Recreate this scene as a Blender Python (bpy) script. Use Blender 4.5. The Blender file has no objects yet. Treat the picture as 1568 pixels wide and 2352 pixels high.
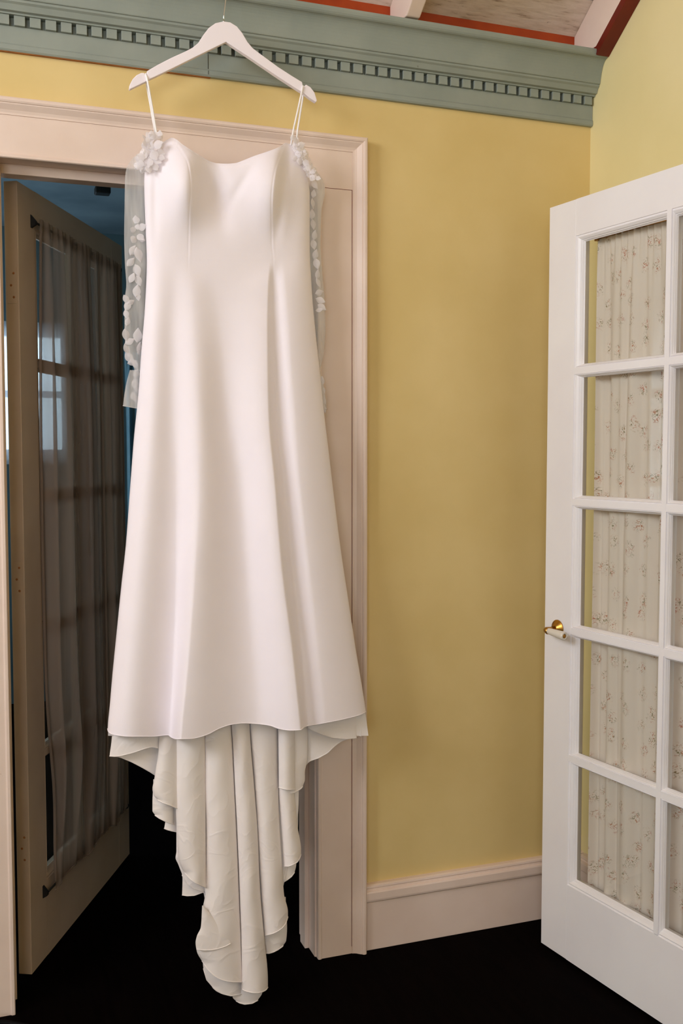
import bpy, math, random
import numpy as np
from mathutils import Matrix, Vector, Euler

random.seed(7)
SC = bpy.context.scene
COL = SC.collection
PI = math.pi

# ------------------------------------------------------------------ camera
F_PX, W_PX, H_PX = 2287.0, 1568.0, 2352.0
YAW, PITCH = 0.346, 0.059
CAM = np.array([0.0, -2.533, 1.385])
c_w = np.array([math.sin(YAW) * math.cos(PITCH), math.cos(YAW) * math.cos(PITCH), -math.sin(PITCH)])
c_r = np.array([math.cos(YAW), -math.sin(YAW), 0.0])
c_u = np.cross(c_r, c_w)
cam_data = bpy.data.cameras.new('camera')
cam = bpy.data.objects.new('camera', cam_data)
COL.objects.link(cam)
m = Matrix.Identity(4)
for i in range(3):
    m[i][0] = c_r[i]; m[i][1] = c_u[i]; m[i][2] = -c_w[i]; m[i][3] = CAM[i]
cam.matrix_world = m
cam_data.sensor_fit = 'VERTICAL'
cam_data.sensor_height = 36.0
cam_data.lens = F_PX / H_PX * 36.0
cam_data.clip_start = 0.05
SC.camera = cam

# ------------------------------------------------------------------ world, exposure, daylight
SC.view_settings.view_transform = 'Standard'
SC.view_settings.look = 'None'
SC.view_settings.gamma = 1.0
SC.view_settings.use_curve_mapping = False
SC.view_settings.exposure = 0.14
SC.cycles.use_denoising = True
SC.cycles.max_bounces = 10
SC.cycles.diffuse_bounces = 6
SC.cycles.transparent_max_bounces = 24
SC.cycles.caustics_reflective = False
SC.cycles.caustics_refractive = False

world = bpy.data.worlds.new('sky')
SC.world = world
world.use_nodes = True
bg = world.node_tree.nodes['Background']
bg.inputs['Color'].default_value = (0.62, 0.80, 1.0, 1)
bg.inputs['Strength'].default_value = 3.0


def area(name, loc, target, sx, sy, power, color):
    l = bpy.data.lights.new(name, 'AREA')
    l.shape = 'RECTANGLE'; l.size = sx; l.size_y = sy
    l.energy = power; l.color = color
    o = bpy.data.objects.new(name, l)
    COL.objects.link(o)
    d = Vector(target) - Vector(loc)
    o.location = loc
    o.rotation_euler = d.to_track_quat('-Z', 'Y').to_euler()
    return o


# daylight entering through the room's windows (left wall, wall behind the camera); added blue fill for the next room's ceiling
area('window_daylight_left', (-2.42, -1.75, 2.68), (1.3, -0.75, 3.05), 1.6, 1.4, 90, (0.985, 0.955, 1.0))
area('window_daylight_rear', (-1.35, -4.98, 1.85), (0.2, 0.0, 2.0), 1.4, 1.5, 44, (0.99, 0.95, 1.0))
nl = area('added_fill_next_room', (-2.02, 1.75, 1.65), (0.4, 2.0, 2.3), 0.9, 1.3, 25.0, (0.66, 0.84, 1.0))
nl.data.spread = 2.4

# ------------------------------------------------------------------ helpers


def ray(px, py):
    return c_w + (px - W_PX / 2) / F_PX * c_r - (py - H_PX / 2) / F_PX * c_u


def at(px, py, Y):
    """point of the vertical plane y=Y (parallel to the back wall) seen at pixel px, py of the photograph"""
    d = ray(px, py)
    return CAM + (Y - CAM[1]) / d[1] * d


def lin(r, g, b):
    def f(c):
        c /= 255.0
        return c / 12.92 if c <= 0.04045 else ((c + 0.055) / 1.055) ** 2.4
    return (f(r), f(g), f(b), 1.0)


def pchip(xs, ys, x):
    xs = np.asarray(xs, float); ys = np.asarray(ys, float); x = np.asarray(x, float)
    if len(xs) == 2:
        return np.interp(x, xs, ys)
    h = np.diff(xs); h[h == 0] = 1e-6
    dlt = np.diff(ys) / h
    dd = np.zeros_like(ys)
    for k in range(1, len(xs) - 1):
        if dlt[k - 1] * dlt[k] > 0:
            w1 = 2 * h[k] + h[k - 1]; w2 = h[k] + 2 * h[k - 1]
            dd[k] = (w1 + w2) / (w1 / dlt[k - 1] + w2 / dlt[k])
    dd[0] = dlt[0]; dd[-1] = dlt[-1]
    xc = np.clip(x, xs[0], xs[-1])
    k = np.clip(np.searchsorted(xs, xc) - 1, 0, len(xs) - 2)
    t = (xc - xs[k]) / h[k]
    return ((2 * t ** 3 - 3 * t ** 2 + 1) * ys[k] + (t ** 3 - 2 * t ** 2 + t) * h[k] * dd[k]
            + (-2 * t ** 3 + 3 * t ** 2) * ys[k + 1] + (t ** 3 - t ** 2) * h[k] * dd[k + 1])


class MB:
    """collects vertices and faces of ONE mesh object"""

    def __init__(s):
        s.v = []; s.f = []; s.sm = []

    def add(s, vs, fs, smooth=False):
        o = len(s.v)
        s.v += [tuple(map(float, p)) for p in vs]
        s.f += [tuple(i + o for i in f) for f in fs]
        s.sm += [smooth] * len(fs)
        return s

    def box(s, x0, x1, y0, y1, z0, z1):
        v = [(x, y, z) for x in (x0, x1) for y in (y0, y1) for z in (z0, z1)]
        return s.add(v, [(0, 1, 3, 2), (4, 6, 7, 5), (0, 4, 5, 1), (2, 3, 7, 6), (0, 2, 6, 4), (1, 5, 7, 3)])

    def prism(s, prof, a, b, fn):
        """closed profile [(p,q)] swept from a to b; fn(p,q,t) -> xyz"""
        n = len(prof)
        v = [fn(p, q, a) for p, q in prof] + [fn(p, q, b) for p, q in prof]
        f = [(i, (i + 1) % n, n + (i + 1) % n, n + i) for i in range(n)]
        f += [tuple(range(n))[::-1], tuple(range(n, 2 * n))]
        return s.add(v, f)

    def grid(s, P, smooth=True, flip=False):
        """P: array (rows, cols, 3)"""
        r, c = P.shape[:2]
        f = []
        for i in range(r - 1):
            for j in range(c - 1):
                q = (i * c + j, i * c + j + 1, (i + 1) * c + j + 1, (i + 1) * c + j)
                f.append(q[::-1] if flip else q)
        return s.add(P.reshape(-1, 3), f, smooth)

    def tube(s, pts, r, n=8, caps=True):
        pts = [Vector(p) for p in pts]
        rr = r if hasattr(r, '__len__') else [r] * len(pts)
        v = []; up = None
        for i, p in enumerate(pts):
            t = (pts[min(i + 1, len(pts) - 1)] - pts[max(i - 1, 0)]).normalized()
            if up is None:
                up = Vector((0, 0, 1)) if abs(t.z) < .9 else Vector((0, 1, 0))
            a = t.cross(up).normalized(); up = a.cross(t).normalized()
            for k in range(n):
                th = 2 * PI * k / n
                v.append(p + rr[i] * (math.cos(th) * a + math.sin(th) * up))
        f = []
        for i in range(len(pts) - 1):
            for k in range(n):
                f.append((i * n + k, i * n + (k + 1) % n, (i + 1) * n + (k + 1) % n, (i + 1) * n + k))
        if caps:
            f.append(tuple(range(n))[::-1]); f.append(tuple((len(pts) - 1) * n + k for k in range(n)))
        return s.add(v, f, True)

    def lathe(s, prof, fn, n=24):
        """prof [(radius, height)], fn(x, y, h)->xyz"""
        v = []
        for r, h in prof:
            for k in range(n):
                th = 2 * PI * k / n
                v.append(fn(r * math.cos(th), r * math.sin(th), h))
        f = []
        for i in range(len(prof) - 1):
            for k in range(n):
                f.append((i * n + k, i * n + (k + 1) % n, (i + 1) * n + (k + 1) % n, (i + 1) * n + k))
        f.append(tuple(range(n))[::-1]); f.append(tuple((len(prof) - 1) * n + k for k in range(n)))
        return s.add(v, f, True)

    def mesh(s, name, fix=True):
        me = bpy.data.meshes.new(name)
        me.from_pydata(s.v, [], s.f)
        me.polygons.foreach_set('use_smooth', s.sm)
        me.update()
        if fix:
            import bmesh
            bm = bmesh.new(); bm.from_mesh(me)
            bmesh.ops.recalc_face_normals(bm, faces=bm.faces)
            bm.to_mesh(me); bm.free()
        return me

    def build(s, name, mat, parent=None, fix=True, loc=None, bevel=0):
        me = s.mesh(name, fix)
        me.materials.append(mat)
        o = bpy.data.objects.new(name, me)
        COL.objects.link(o)
        if parent is not None:
            o.parent = parent
        if loc is not None:
            o.location = loc
        if bevel:
            b = o.modifiers.new('bevel', 'BEVEL'); b.width = bevel; b.segments = 2; b.limit_method = 'ANGLE'
            b.angle_limit = 0.6
        return o


def share(src, name, parent, loc=None, rot=None, scale=None):
    o = src.copy(); o.name = name
    COL.objects.link(o); o.parent = parent
    if loc is not None: o.location = loc
    if rot is not None: o.rotation_euler = rot
    if scale is not None: o.scale = scale
    return o


def tag(o, label=None, cat=None, group=None, kind=None):
    if label: o['label'] = label
    if cat: o['category'] = cat
    if group: o['group'] = group
    if kind: o['kind'] = kind
    return o


def empty(name, loc=(0, 0, 0), rz=0.0):
    o = bpy.data.objects.new(name, None)
    o.empty_display_size = .1
    COL.objects.link(o); o.location = loc; o.rotation_euler = (0, 0, rz)
    return o


# ------------------------------------------------------------------ materials
MATS = {}


def nodes(name):
    mt = bpy.data.materials.new(name); mt.use_nodes = True
    nt = mt.node_tree
    MATS[name] = mt
    return mt, nt, nt.nodes['Principled BSDF'], nt.nodes['Material Output']


def noise(nt, scale, detail=3, vec=None, rough=.5):
    n = nt.nodes.new('ShaderNodeTexNoise')
    n.inputs['Scale'].default_value = scale; n.inputs['Detail'].default_value = detail
    n.inputs['Roughness'].default_value = rough
    if vec is not None: nt.links.new(vec, n.inputs['Vector'])
    return n


def ramp(nt, fac, stops):
    r = nt.nodes.new('ShaderNodeValToRGB')
    e = r.color_ramp.elements
    while len(e) < len(stops): e.new(.5)
    for k, (p, c) in enumerate(stops):
        e[k].position = p; e[k].color = c
    nt.links.new(fac, r.inputs['Fac'])
    return r


def coords(nt, scale=(1, 1, 1)):
    t = nt.nodes.new('ShaderNodeTexCoord'); mp = nt.nodes.new('ShaderNodeMapping')
    mp.inputs['Scale'].default_value = scale
    nt.links.new(t.outputs['Object'], mp.inputs['Vector'])
    return mp.outputs['Vector']


def bump(nt, b, height, strength, dist=.001):
    n = nt.nodes.new('ShaderNodeBump'); n.inputs['Strength'].default_value = strength
    n.inputs['Distance'].default_value = dist
    nt.links.new(height, n.inputs['Height']); nt.links.new(n.outputs['Normal'], b.inputs['Normal'])
    return n


def mixc(nt, fac, a, b):
    mx = nt.nodes.new('ShaderNodeMix'); mx.data_type = 'RGBA'
    if hasattr(fac, 'links'): nt.links.new(fac, mx.inputs['Factor'])
    else: mx.inputs['Factor'].default_value = fac
    for k, s in ((6, a), (7, b)):
        if hasattr(s, 'links'): nt.links.new(s, mx.inputs[k])
        else: mx.inputs[k].default_value = s
    return mx.outputs[2]


def paint(name, c1, c2, rough=.5, scale=6, bstr=.15, specks=None, spec=.4):
    mt, nt, b, o = nodes(name)
    v = coords(nt)
    n1 = noise(nt, scale, 5, v)
    r = ramp(nt, n1.outputs['Fac'], [(.35, c1), (.65, c2)])
    col = r.outputs['Color']
    if specks:
        n2 = noise(nt, specks[0], 2, v)
        r2 = ramp(nt, n2.outputs['Fac'], [(specks[1], (0, 0, 0, 1)), (specks[1] + .03, (1, 1, 1, 1))])
        col = mixc(nt, r2.outputs['Color'], col, specks[2])
    nt.links.new(col, b.inputs['Base Color'])
    b.inputs['Roughness'].default_value = rough
    b.inputs['Specular IOR Level'].default_value = spec
    n3 = noise(nt, 90, 4, v)
    bump(nt, b, n3.outputs['Fac'], bstr, .0015)
    return mt


M_wall = paint('yellow_wall_paint', lin(218, 193, 130), lin(225, 201, 141), .62, 3.5, .12,
               (17, .80, lin(150, 118, 66)))
M_wallr = paint('pale_yellow_wall_paint', lin(228, 215, 160), lin(234, 221, 170), .6, 3, .1, (12, .80, lin(180, 150, 90)))
M_trim = paint('cream_trim_paint', lin(228, 207, 194), lin(234, 214, 202), .42, 7, .1, (26, .79, lin(150, 118, 96)))
M_door2 = paint('shaded_cream_paint', lin(196, 174, 150), lin(204, 183, 160), .5, 7, .1, (20, .79, lin(120, 92, 70)))  # pale door paint with the doorway's dimness put into a browner colour
M_crown = paint('sage_green_paint', lin(140, 149, 142), lin(149, 157, 149), .5, 9, .15, (30, .79, lin(86, 90, 76)))
M_door = paint('white_gloss_paint', lin(236, 233, 236), lin(240, 238, 240), .38, 5, .08, (22, .81, lin(190, 176, 168)))
M_red = paint('red_stained_wood', lin(158, 54, 10), lin(178, 70, 18), .5, 12, .1)
M_rust = paint('bare_brown_wood', lin(150, 96, 52), lin(170, 112, 62), .7, 30, .1)
M_redwood = paint('dark_red_board', lin(96, 22, 8), lin(120, 32, 12), .42, 10, .1)
M_dark = paint('dark_iron', lin(20, 18, 16), lin(30, 26, 22), .5, 20, .1)
M_blackcord = paint('black_rubber', lin(6, 6, 8), lin(9, 9, 11), .6, 20, .05, None, .1)
M_teal = paint('teal_wall_paint', lin(74, 98, 104), lin(88, 112, 118), .7, 4, .15)
M_blueceil = paint('blue_grey_ceiling_paint', lin(104, 124, 134), lin(134, 154, 163), .8, 2.2, .2)

# weathered white boards of the roof
mt, nt, b, o = nodes('weathered_white_boards')
v = coords(nt, (2.0, 14, 14))
n1 = noise(nt, 6, 8, v, .65)
r = ramp(nt, n1.outputs['Fac'], [(.28, lin(150, 122, 98)), (.42, lin(216, 198, 182)), (.62, lin(232, 216, 203)), (.8, lin(190, 166, 146))])
v2 = coords(nt, (4, 9, 9))
n2 = noise(nt, 9, 6, v2, .7)
r2 = ramp(nt, n2.outputs['Fac'], [(.66, (0, 0, 0, 1)), (.72, (1, 1, 1, 1))])
nt.links.new(mixc(nt, r2.outputs['Color'], r.outputs['Color'], lin(120, 84, 60)), b.inputs['Base Color'])
b.inputs['Roughness'].default_value = .75
bump(nt, b, n1.outputs['Fac'], .6, .003)
M_plank = mt

# very dark floorboards
mt, nt, b, o = nodes('dark_floor_wood')
v = coords(nt, (14, 1.2, 1))
n1 = noise(nt, 5, 6, v)
r = ramp(nt, n1.outputs['Fac'], [(.3, (.0012, .0006, .0005, 1)), (.7, (.0030, .0014, .0012, 1))])
nt.links.new(r.outputs['Color'], b.inputs['Base Color'])
b.inputs['Roughness'].default_value = .8
b.inputs['Specular IOR Level'].default_value = .02
bump(nt, b, n1.outputs['Fac'], .2, .001)
M_floor = mt


def cloth(name, c1, c2, rough, weave, wr=0.0, sheen=.25, spec=.3):
    mt, nt, b, o = nodes(name)
    v = coords(nt)
    n0 = noise(nt, 7, 3, v)
    r = ramp(nt, n0.outputs['Fac'], [(.3, c1), (.7, c2)])
    nt.links.new(r.outputs['Color'], b.inputs['Base Color'])
    b.inputs['Roughness'].default_value = rough
    b.inputs['Specular IOR Level'].default_value = spec
    b.inputs['Sheen Weight'].default_value = sheen
    b.inputs['Sheen Roughness'].default_value = .5
    wv = noise(nt, 900, 2, v)
    b1 = bump(nt, b, wv.outputs['Fac'], weave, .0006)
    if wr:
        v3 = coords(nt, (1.0, 1.0, 1.25))
        n3 = noise(nt, 9, 2, v3, .4)
        n3.inputs['Distortion'].default_value = 1.4
        cr = ramp(nt, n3.outputs['Fac'], [(.44, (0, 0, 0, 1)), (.5, (1, 1, 1, 1)), (.56, (.15, .15, .15, 1))])
        b2 = nt.nodes.new('ShaderNodeBump'); b2.inputs['Strength'].default_value = wr
        b2.inputs['Distance'].default_value = .004
        nt.links.new(cr.outputs['Color'], b2.inputs['Height'])
        nt.links.new(b1.outputs['Normal'], b2.inputs['Normal'])
        nt.links.new(b2.outputs['Normal'], b.inputs['Normal'])
    return mt


M_crepe = cloth('ivory_crepe', lin(244, 237, 244), lin(247, 240, 247), .62, .25, 0, .15)
M_satin = cloth('ivory_satin_lining', lin(238, 230, 228), lin(242, 235, 233), .42, .1, .16, .1, .45)
M_lace = cloth('white_lace_applique', lin(240, 234, 240), lin(244, 238, 244), .8, .3, 0, .2)
M_strap = cloth('white_satin_cord', lin(244, 240, 240), lin(248, 244, 244), .4, .1)
M_hanger = paint('white_lacquer', lin(244, 236, 244), lin(247, 240, 247), .4, 5, .02, None, .4)


def sheer(name, col, alpha, transl=.5, stripes=None):
    mt, nt, b, o = nodes(name)
    nt.nodes.remove(b)
    tr = nt.nodes.new('ShaderNodeBsdfTransparent')
    df = nt.nodes.new('ShaderNodeBsdfDiffuse'); df.inputs['Color'].default_value = col
    tl = nt.nodes.new('ShaderNodeBsdfTranslucent'); tl.inputs['Color'].default_value = col
    m1 = nt.nodes.new('ShaderNodeMixShader'); m1.inputs[0].default_value = transl
    nt.links.new(df.outputs[0], m1.inputs[1]); nt.links.new(tl.outputs[0], m1.inputs[2])
    m2 = nt.nodes.new('ShaderNodeMixShader'); m2.inputs[0].default_value = alpha
    if stripes:
        v = coords(nt, stripes)
        n = noise(nt, 5, 4, v)
        r = ramp(nt, n.outputs['Fac'], [(.3, (alpha * .55,) * 3 + (1,)), (.7, (min(1, alpha * 1.45),) * 3 + (1,))])
        nt.links.new(r.outputs['Color'], m2.inputs[0])
    nt.links.new(tr.outputs[0], m2.inputs[1]); nt.links.new(m1.outputs[0], m2.inputs[2])
    nt.links.new(m2.outputs[0], o.inputs['Surface'])
    return mt


M_tulle = sheer('ivory_tulle', lin(242, 240, 238), .40, .3, (9, 1, .8))
M_patch = sheer('gathered_lace', lin(244, 241, 244), .62, .25, (60, 60, 60))
M_petal = sheer('white_lace_petal', lin(244, 240, 244), .82, .25, (30, 30, 30))
M_voile = sheer('beige_voile', lin(164, 143, 126), .68, .30, (3.2, .01, .12))
M_whitelace = sheer('white_lace_panel', lin(226, 232, 242), .6, .85)

mt, nt, b, o = nodes('thin_window_glass')
nt.nodes.remove(b)
tr = nt.nodes.new('ShaderNodeBsdfTransparent'); tr.inputs['Color'].default_value = (.93, .94, .92, 1)
gl = nt.nodes.new('ShaderNodeBsdfGlossy'); gl.inputs['Roughness'].default_value = .02
fr = nt.nodes.new('ShaderNodeFresnel'); fr.inputs['IOR'].default_value = 1.45
ms = nt.nodes.new('ShaderNodeMixShader')
ge = nt.nodes.new('ShaderNodeNewGeometry'); inv = nt.nodes.new('ShaderNodeMath'); inv.operation = 'SUBTRACT'; inv.inputs[0].default_value = 1.0
nt.links.new(ge.outputs['Backfacing'], inv.inputs[1])
mf = nt.nodes.new('ShaderNodeMath'); mf.operation = 'MULTIPLY'
nt.links.new(fr.outputs[0], mf.inputs[0]); nt.links.new(inv.outputs[0], mf.inputs[1])
nt.links.new(mf.outputs[0], ms.inputs[0]); nt.links.new(tr.outputs[0], ms.inputs[1]); nt.links.new(gl.outputs[0], ms.inputs[2])
nt.links.new(ms.outputs[0], o.inputs['Surface'])
M_glass = mt

# floral cotton: sprigs of small rust and green strokes on pale cloth (object space y,z of the door leaf)
mt, nt, b, o = nodes('floral_cotton')
tc = nt.nodes.new('ShaderNodeTexCoord'); mp = nt.nodes.new('ShaderNodeMapping')
sx_ = nt.nodes.new('ShaderNodeSeparateXYZ'); cx_ = nt.nodes.new('ShaderNodeCombineXYZ')
nt.links.new(tc.outputs['Object'], sx_.inputs[0]); nt.links.new(sx_.outputs[0], cx_.inputs[0]); nt.links.new(sx_.outputs[2], cx_.inputs[1])
mp.inputs['Scale'].default_value = (1.25, .85, 1)
nt.links.new(cx_.outputs[0], mp.inputs['Vector'])
vo = nt.nodes.new('ShaderNodeTexVoronoi'); vo.voronoi_dimensions = '2D'; vo.inputs['Scale'].default_value = 19
vo.inputs['Randomness'].default_value = .75
nt.links.new(mp.outputs[0], vo.inputs['Vector'])
msk = ramp(nt, vo.outputs['Distance'], [(.14, (1, 1, 1, 1)), (.34, (0, 0, 0, 1))])
wob = noise(nt, 70, 2, mp.outputs[0])
add = nt.nodes.new('ShaderNodeMixRGB'); add.blend_type = 'LINEAR_LIGHT'; add.inputs[0].default_value = .012
nt.links.new(mp.outputs[0], add.inputs[1]); nt.links.new(wob.outputs['Color'], add.inputs[2]); nt.links.new(add.outputs[0], vo.inputs['Vector'])
st_n = noise(nt, 130, 2, mp.outputs[0]); st_n.inputs['Distortion'].default_value = 2.2
st = ramp(nt, st_n.outputs['Fac'], [(.53, (0, 0, 0, 1)), (.60, (1, 1, 1, 1))])
mu2 = nt.nodes.new('ShaderNodeMath'); mu2.operation = 'MULTIPLY'
nt.links.new(msk.outputs['Color'], mu2.inputs[0]); nt.links.new(st.outputs['Color'], mu2.inputs[1])
tn = noise(nt, 60, 1, mp.outputs[0])
tint = ramp(nt, tn.outputs['Fac'], [(.3, lin(196, 112, 88)), (.48, lin(200, 150, 124)), (.56, lin(150, 148, 122)), (.8, lin(178, 146, 112))])
col = mixc(nt, mu2.outputs[0], lin(242, 230, 224), tint.outputs['Color'])
nt.nodes.remove(b)
df = nt.nodes.new('ShaderNodeBsdfDiffuse'); tl = nt.nodes.new('ShaderNodeBsdfTranslucent')
nt.links.new(col, df.inputs[0]); nt.links.new(col, tl.inputs[0])
ms = nt.nodes.new('ShaderNodeMixShader'); ms.inputs[0].default_value = .10
nt.links.new(df.outputs[0], ms.inputs[1]); nt.links.new(tl.outputs[0], ms.inputs[2])
nt.links.new(ms.outputs[0], o.inputs['Surface'])
M_floral = mt


def metal(name, c, rough):
    mt, nt, b, o = nodes(name)
    v = coords(nt); n = noise(nt, 60, 3, v)
    r = ramp(nt, n.outputs['Fac'], [(.3, c), (.7, tuple(x * .82 for x in c[:3]) + (1,))])
    nt.links.new(r.outputs['Color'], b.inputs['Base Color'])
    b.inputs['Metallic'].default_value = 1; b.inputs['Roughness'].default_value = rough
    return mt


M_brass = metal('aged_brass', lin(196, 146, 70), .28)
M_chrome = metal('polished_chrome', lin(214, 220, 224), .12)
M_porcelain = paint('cream_porcelain', lin(216, 210, 200), lin(222, 216, 206), .2, 5, .02, None, .6)

# ------------------------------------------------------------------ room shell
XR, XL, YF = 1.682, -2.3, -4.8          # right wall, left wall, rear wall
OX0, OX1, OZ = 0.045, 0.835, 2.085      # doorway
SL = 0.70                               # roof slope


def soffit(y):
    return 2.590 + SL * (0.03 - y)


w = MB()
w.box(XL - .15, OX0 - .012, 0, .14, 0, 2.50)
w.box(OX1 + .012, XR + .15, 0, .14, 0, 2.50)
w.box(OX0 - .012, OX1 + .012, 0, .14, OZ + .012, 2.50)
tag(w.build('wall_back', M_wall), 'yellow painted wall pierced by the doorway behind the hanging dress', kind='structure')

RY = -2.4                                # ridge
RZ = soffit(RY)
w = MB()
prof = [(0.0, 0.0), (YF - .15, 0.0), (YF - .15, 2.62), (RY, RZ + .12), (0.0, 2.72)]
w.prism([(p, q) for p, q in prof], XR, XR + .15, lambda p, q, t: (t, p, q))
tag(w.build('wall_right', M_wallr), 'pale yellow gable wall on the right behind the open glazed door', kind='structure')


def wall_with_window(name, fn, length, zt, a0, a1, z0, z1, label):
    mb = MB()
    for (s0, s1, q0, q1) in ((0, a0, 0, zt), (a1, length, 0, zt), (a0, a1, 0, z0), (a0, a1, z1, zt)):
        v = [fn(s, d, z) for s in (s0, s1) for d in (0, .15) for z in (q0, q1)]
        mb.add(v, [(0, 1, 3, 2), (4, 6, 7, 5), (0, 4, 5, 1), (2, 3, 7, 6), (0, 2, 6, 4), (1, 5, 7, 3)])
    return tag(mb.build(name, M_wallr), label, kind='structure')


def window_unit(name, fn, a0, a1, z0, z1, label):
    root = empty(name, (0, 0, 0))
    tag(root, label, kind='structure')
    def bar(mb, s0, s1, q0, q1, d0=.04, d1=.09):
        v = [fn(s, d, z) for s in (s0, s1) for d in (d0, d1) for z in (q0, q1)]
        mb.add(v, [(0, 1, 3, 2), (4, 6, 7, 5), (0, 4, 5, 1), (2, 3, 7, 6), (0, 2, 6, 4), (1, 5, 7, 3)])
    f = MB()
    bar(f, a0, a0 + .05, z0, z1); bar(f, a1 - .05, a1, z0, z1)
    bar(f, a0 + .05, a1 - .05, z0, z0 + .06); bar(f, a0 + .05, a1 - .05, z1 - .05, z1)
    f.build('window_frame', M_trim, root)
    g = MB(); zm = (z0 + z1) / 2; am = (a0 + a1) / 2
    bar(g, a0 + .05, a1 - .05, zm - .018, zm + .018); g.build('meeting_rail', M_trim, root)
    g = MB(); bar(g, am - .015, am + .015, z0 + .06, z1 - .05, .05, .08); g.build('mullion', M_trim, root)
    for (s0, s1) in ((a0 + .05, am - .015), (am + .015, a1 - .05)):
        for (q0, q1) in ((z0 + .06, zm - .018), (zm + .018, z1 - .05)):
            g = MB(); bar(g, s0, s1, q0, q1, .063, .066); g.build('pane', M_glass, root)
    return root


fl = lambda s, d, z: (XL - d, -s, z)
def roof_top(y):
    return 2.72 + (RZ + .12 - 2.72) * (y / RY) if y > RY else 2.62 + (RZ + .12 - 2.62) * ((y - (YF - .15)) / (RY - (YF - .15)))


w = MB()
LY0, LY1, LZ0, LZ1 = -.95, -2.55, 1.95, 3.22
for (ya, yb_, za, zb_) in ((0, LY0, 0, None), (LY0, LY1, 0, LZ0), (LY0, RY, LZ1, None), (RY, LY1, LZ1, None), (LY1, YF - .15, 0, None)):
    w.prism([(ya, za), (yb_, za), (yb_, zb_ or roof_top(yb_)), (ya, zb_ or roof_top(ya))], XL - .15, XL, lambda p, q, t: (t, p, q))
tag(w.build('wall_left', M_wallr), 'pale yellow gable wall on the left with the high daylight window', kind='structure')
window_unit('window_1', fl, .95, 2.55, LZ0, LZ1, 'cream framed high window in the left gable wall')
fr_ = lambda s, d, z: (XL + s, YF - d, z)
wall_with_window('wall_rear', fr_, XR - XL, 2.62, .2, 1.7, .9, 2.45, 'pale yellow wall behind the viewer with a window')
window_unit('window_2', fr_, .2, 1.7, .9, 2.45, 'cream framed window in the wall behind the viewer')

w = MB(); w.box(XL - .15, XR + .15, YF - .15, 3.35, -.12, 0)
tag(w.build('floor', M_floor), 'almost black dark wooden floor running through the doorway', kind='structure')

# ceiling: weathered boards on rafters
ceil = empty('ceiling', (0, 0, 2.6))
tag(ceil, 'sloping roof of weathered white boards on painted rafters', kind='structure')
CZ = 2.6
PW = 0.118
k = 0
y = 0.03
dl = math.hypot(1, SL)
while y > RY:
    y1 = max(y - PW / dl, RY)
    g = .005
    v = []
    rr = random.uniform(-.002, .002)
    for x in (XL - .15, XR):
        for (yy, zz) in ((y, soffit(y) + rr), (y1 + g, soffit(y1 + g) + rr), (y1 + g, soffit(y1 + g) + .022), (y, soffit(y) + .022)):
            v.append((x, yy, zz - CZ))
    mb = MB(); mb.add(v, [(0, 1, 2, 3), (7, 6, 5, 4), (0, 4, 5, 1), (1, 5, 6, 2), (2, 6, 7, 3), (3, 7, 4, 0)])
    mb.build('plank', M_plank, ceil)
    y = y1
mb = MB()   # roof deck above the boards, far slope
mb.prism([(.14, soffit(.14) + .025), (RY, RZ + .025), (YF - .15, 2.62), (YF - .15, 2.74), (RY, RZ + .14), (.14, soffit(.14) + .14)],
         XL - .15, XR + .15, lambda p, q, t: (t, p, q - CZ))
mb.build('roof_deck', M_plank, ceil)


def rafter(x0, x1, mat, red=False):
    def zu(y): return 2.520 - .70 * (y + .088)
    y0 = -.082
    mb = MB()
    mb.prism([(.028, 2.53), (y0, 2.522), (RY, zu(RY)), (RY, soffit(RY) - .002), (.028, soffit(.028) - .002)], x0, x1,
             lambda p, q, t: (t, p, q - CZ))
    r = mb.build('rafter', mat, ceil, bevel=.003)
    if red:
        mb = MB()
        mb.prism([(y0 - .004, 2.498), (y0 + .012, 2.521), (RY, zu(RY) + .0), (RY, zu(RY) - .022)], x0 + .001, x1,
                 lambda p, q, t: (t, p, q - CZ))
        tag(mb.build('trim_board', M_redwood, ceil), 'dark red board along the gable wall')


rafter(1.640, 1.681, M_trim, True)
for x in (1.062, .48, -.10, -.68, -1.26, -1.84):
    rafter(x, x + .040, M_trim)
mb = MB(); mb.box(XL, XR, .028, .045, 2.50 - CZ, 2.592 - CZ)
tag(mb.build('wall_plate', M_red, ceil), 'rust red board above the green cornice')

# ------------------------------------------------------------------ cornice (trim_1)
corn = empty('trim_1', (0, 0, 2.33))
tag(corn, 'sage green dentil cornice along the top of the back wall', kind='structure')
ZC = 2.33
P = [(.0, 2.329), (-.010, 2.329), (-.013, 2.333), (-.013, 2.343), (-.010, 2.347), (-.010, 2.383), (-.012, 2.3845)]
lower = P[:-1] + [(-.010, 2.3865), (-.001, 2.3872), (-.001, 2.409), (0, 2.409)]
mb = MB(); mb.prism([(p, q) for p, q in lower], XL, XR - .001, lambda p, q, t: (t, p, q - ZC))
mb.build('frieze', M_crown, corn)
up = [(0, 2.4095), (-.0225, 2.4095), (-.0225, 2.4135), (-.031, 2.4150), (-.034, 2.421), (-.037, 2.427), (-.042, 2.431), (-.0425, 2.436),
      (-.046, 2.437)]
for k in range(11):      # big cove
    t = k / 10.0
    up.append((-.047 - .031 * (1 - math.cos(t * PI / 2)) * .6 - .012 * t, 2.439 + .058 * math.sin(t * PI / 2) ** 1.0))
up += [(-.0815, 2.4995), (-.0845, 2.5035), (-.0862, 2.509), (-.0855, 2.5155), (-.07, 2.519), (0.028, 2.519), (0.028, 2.4995), (0, 2.4995)]
mb = MB(); mb.prism(up, XL, XR - .001, lambda p, q, t: (t, p, q - ZC))
cr = mb.build('crown', M_crown, corn)
dn = MB(); dn.box(0, .0248, -.0185, -.0010, 2.3868 - ZC, 2.4094 - ZC)
d0 = None
x = 1.649
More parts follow.
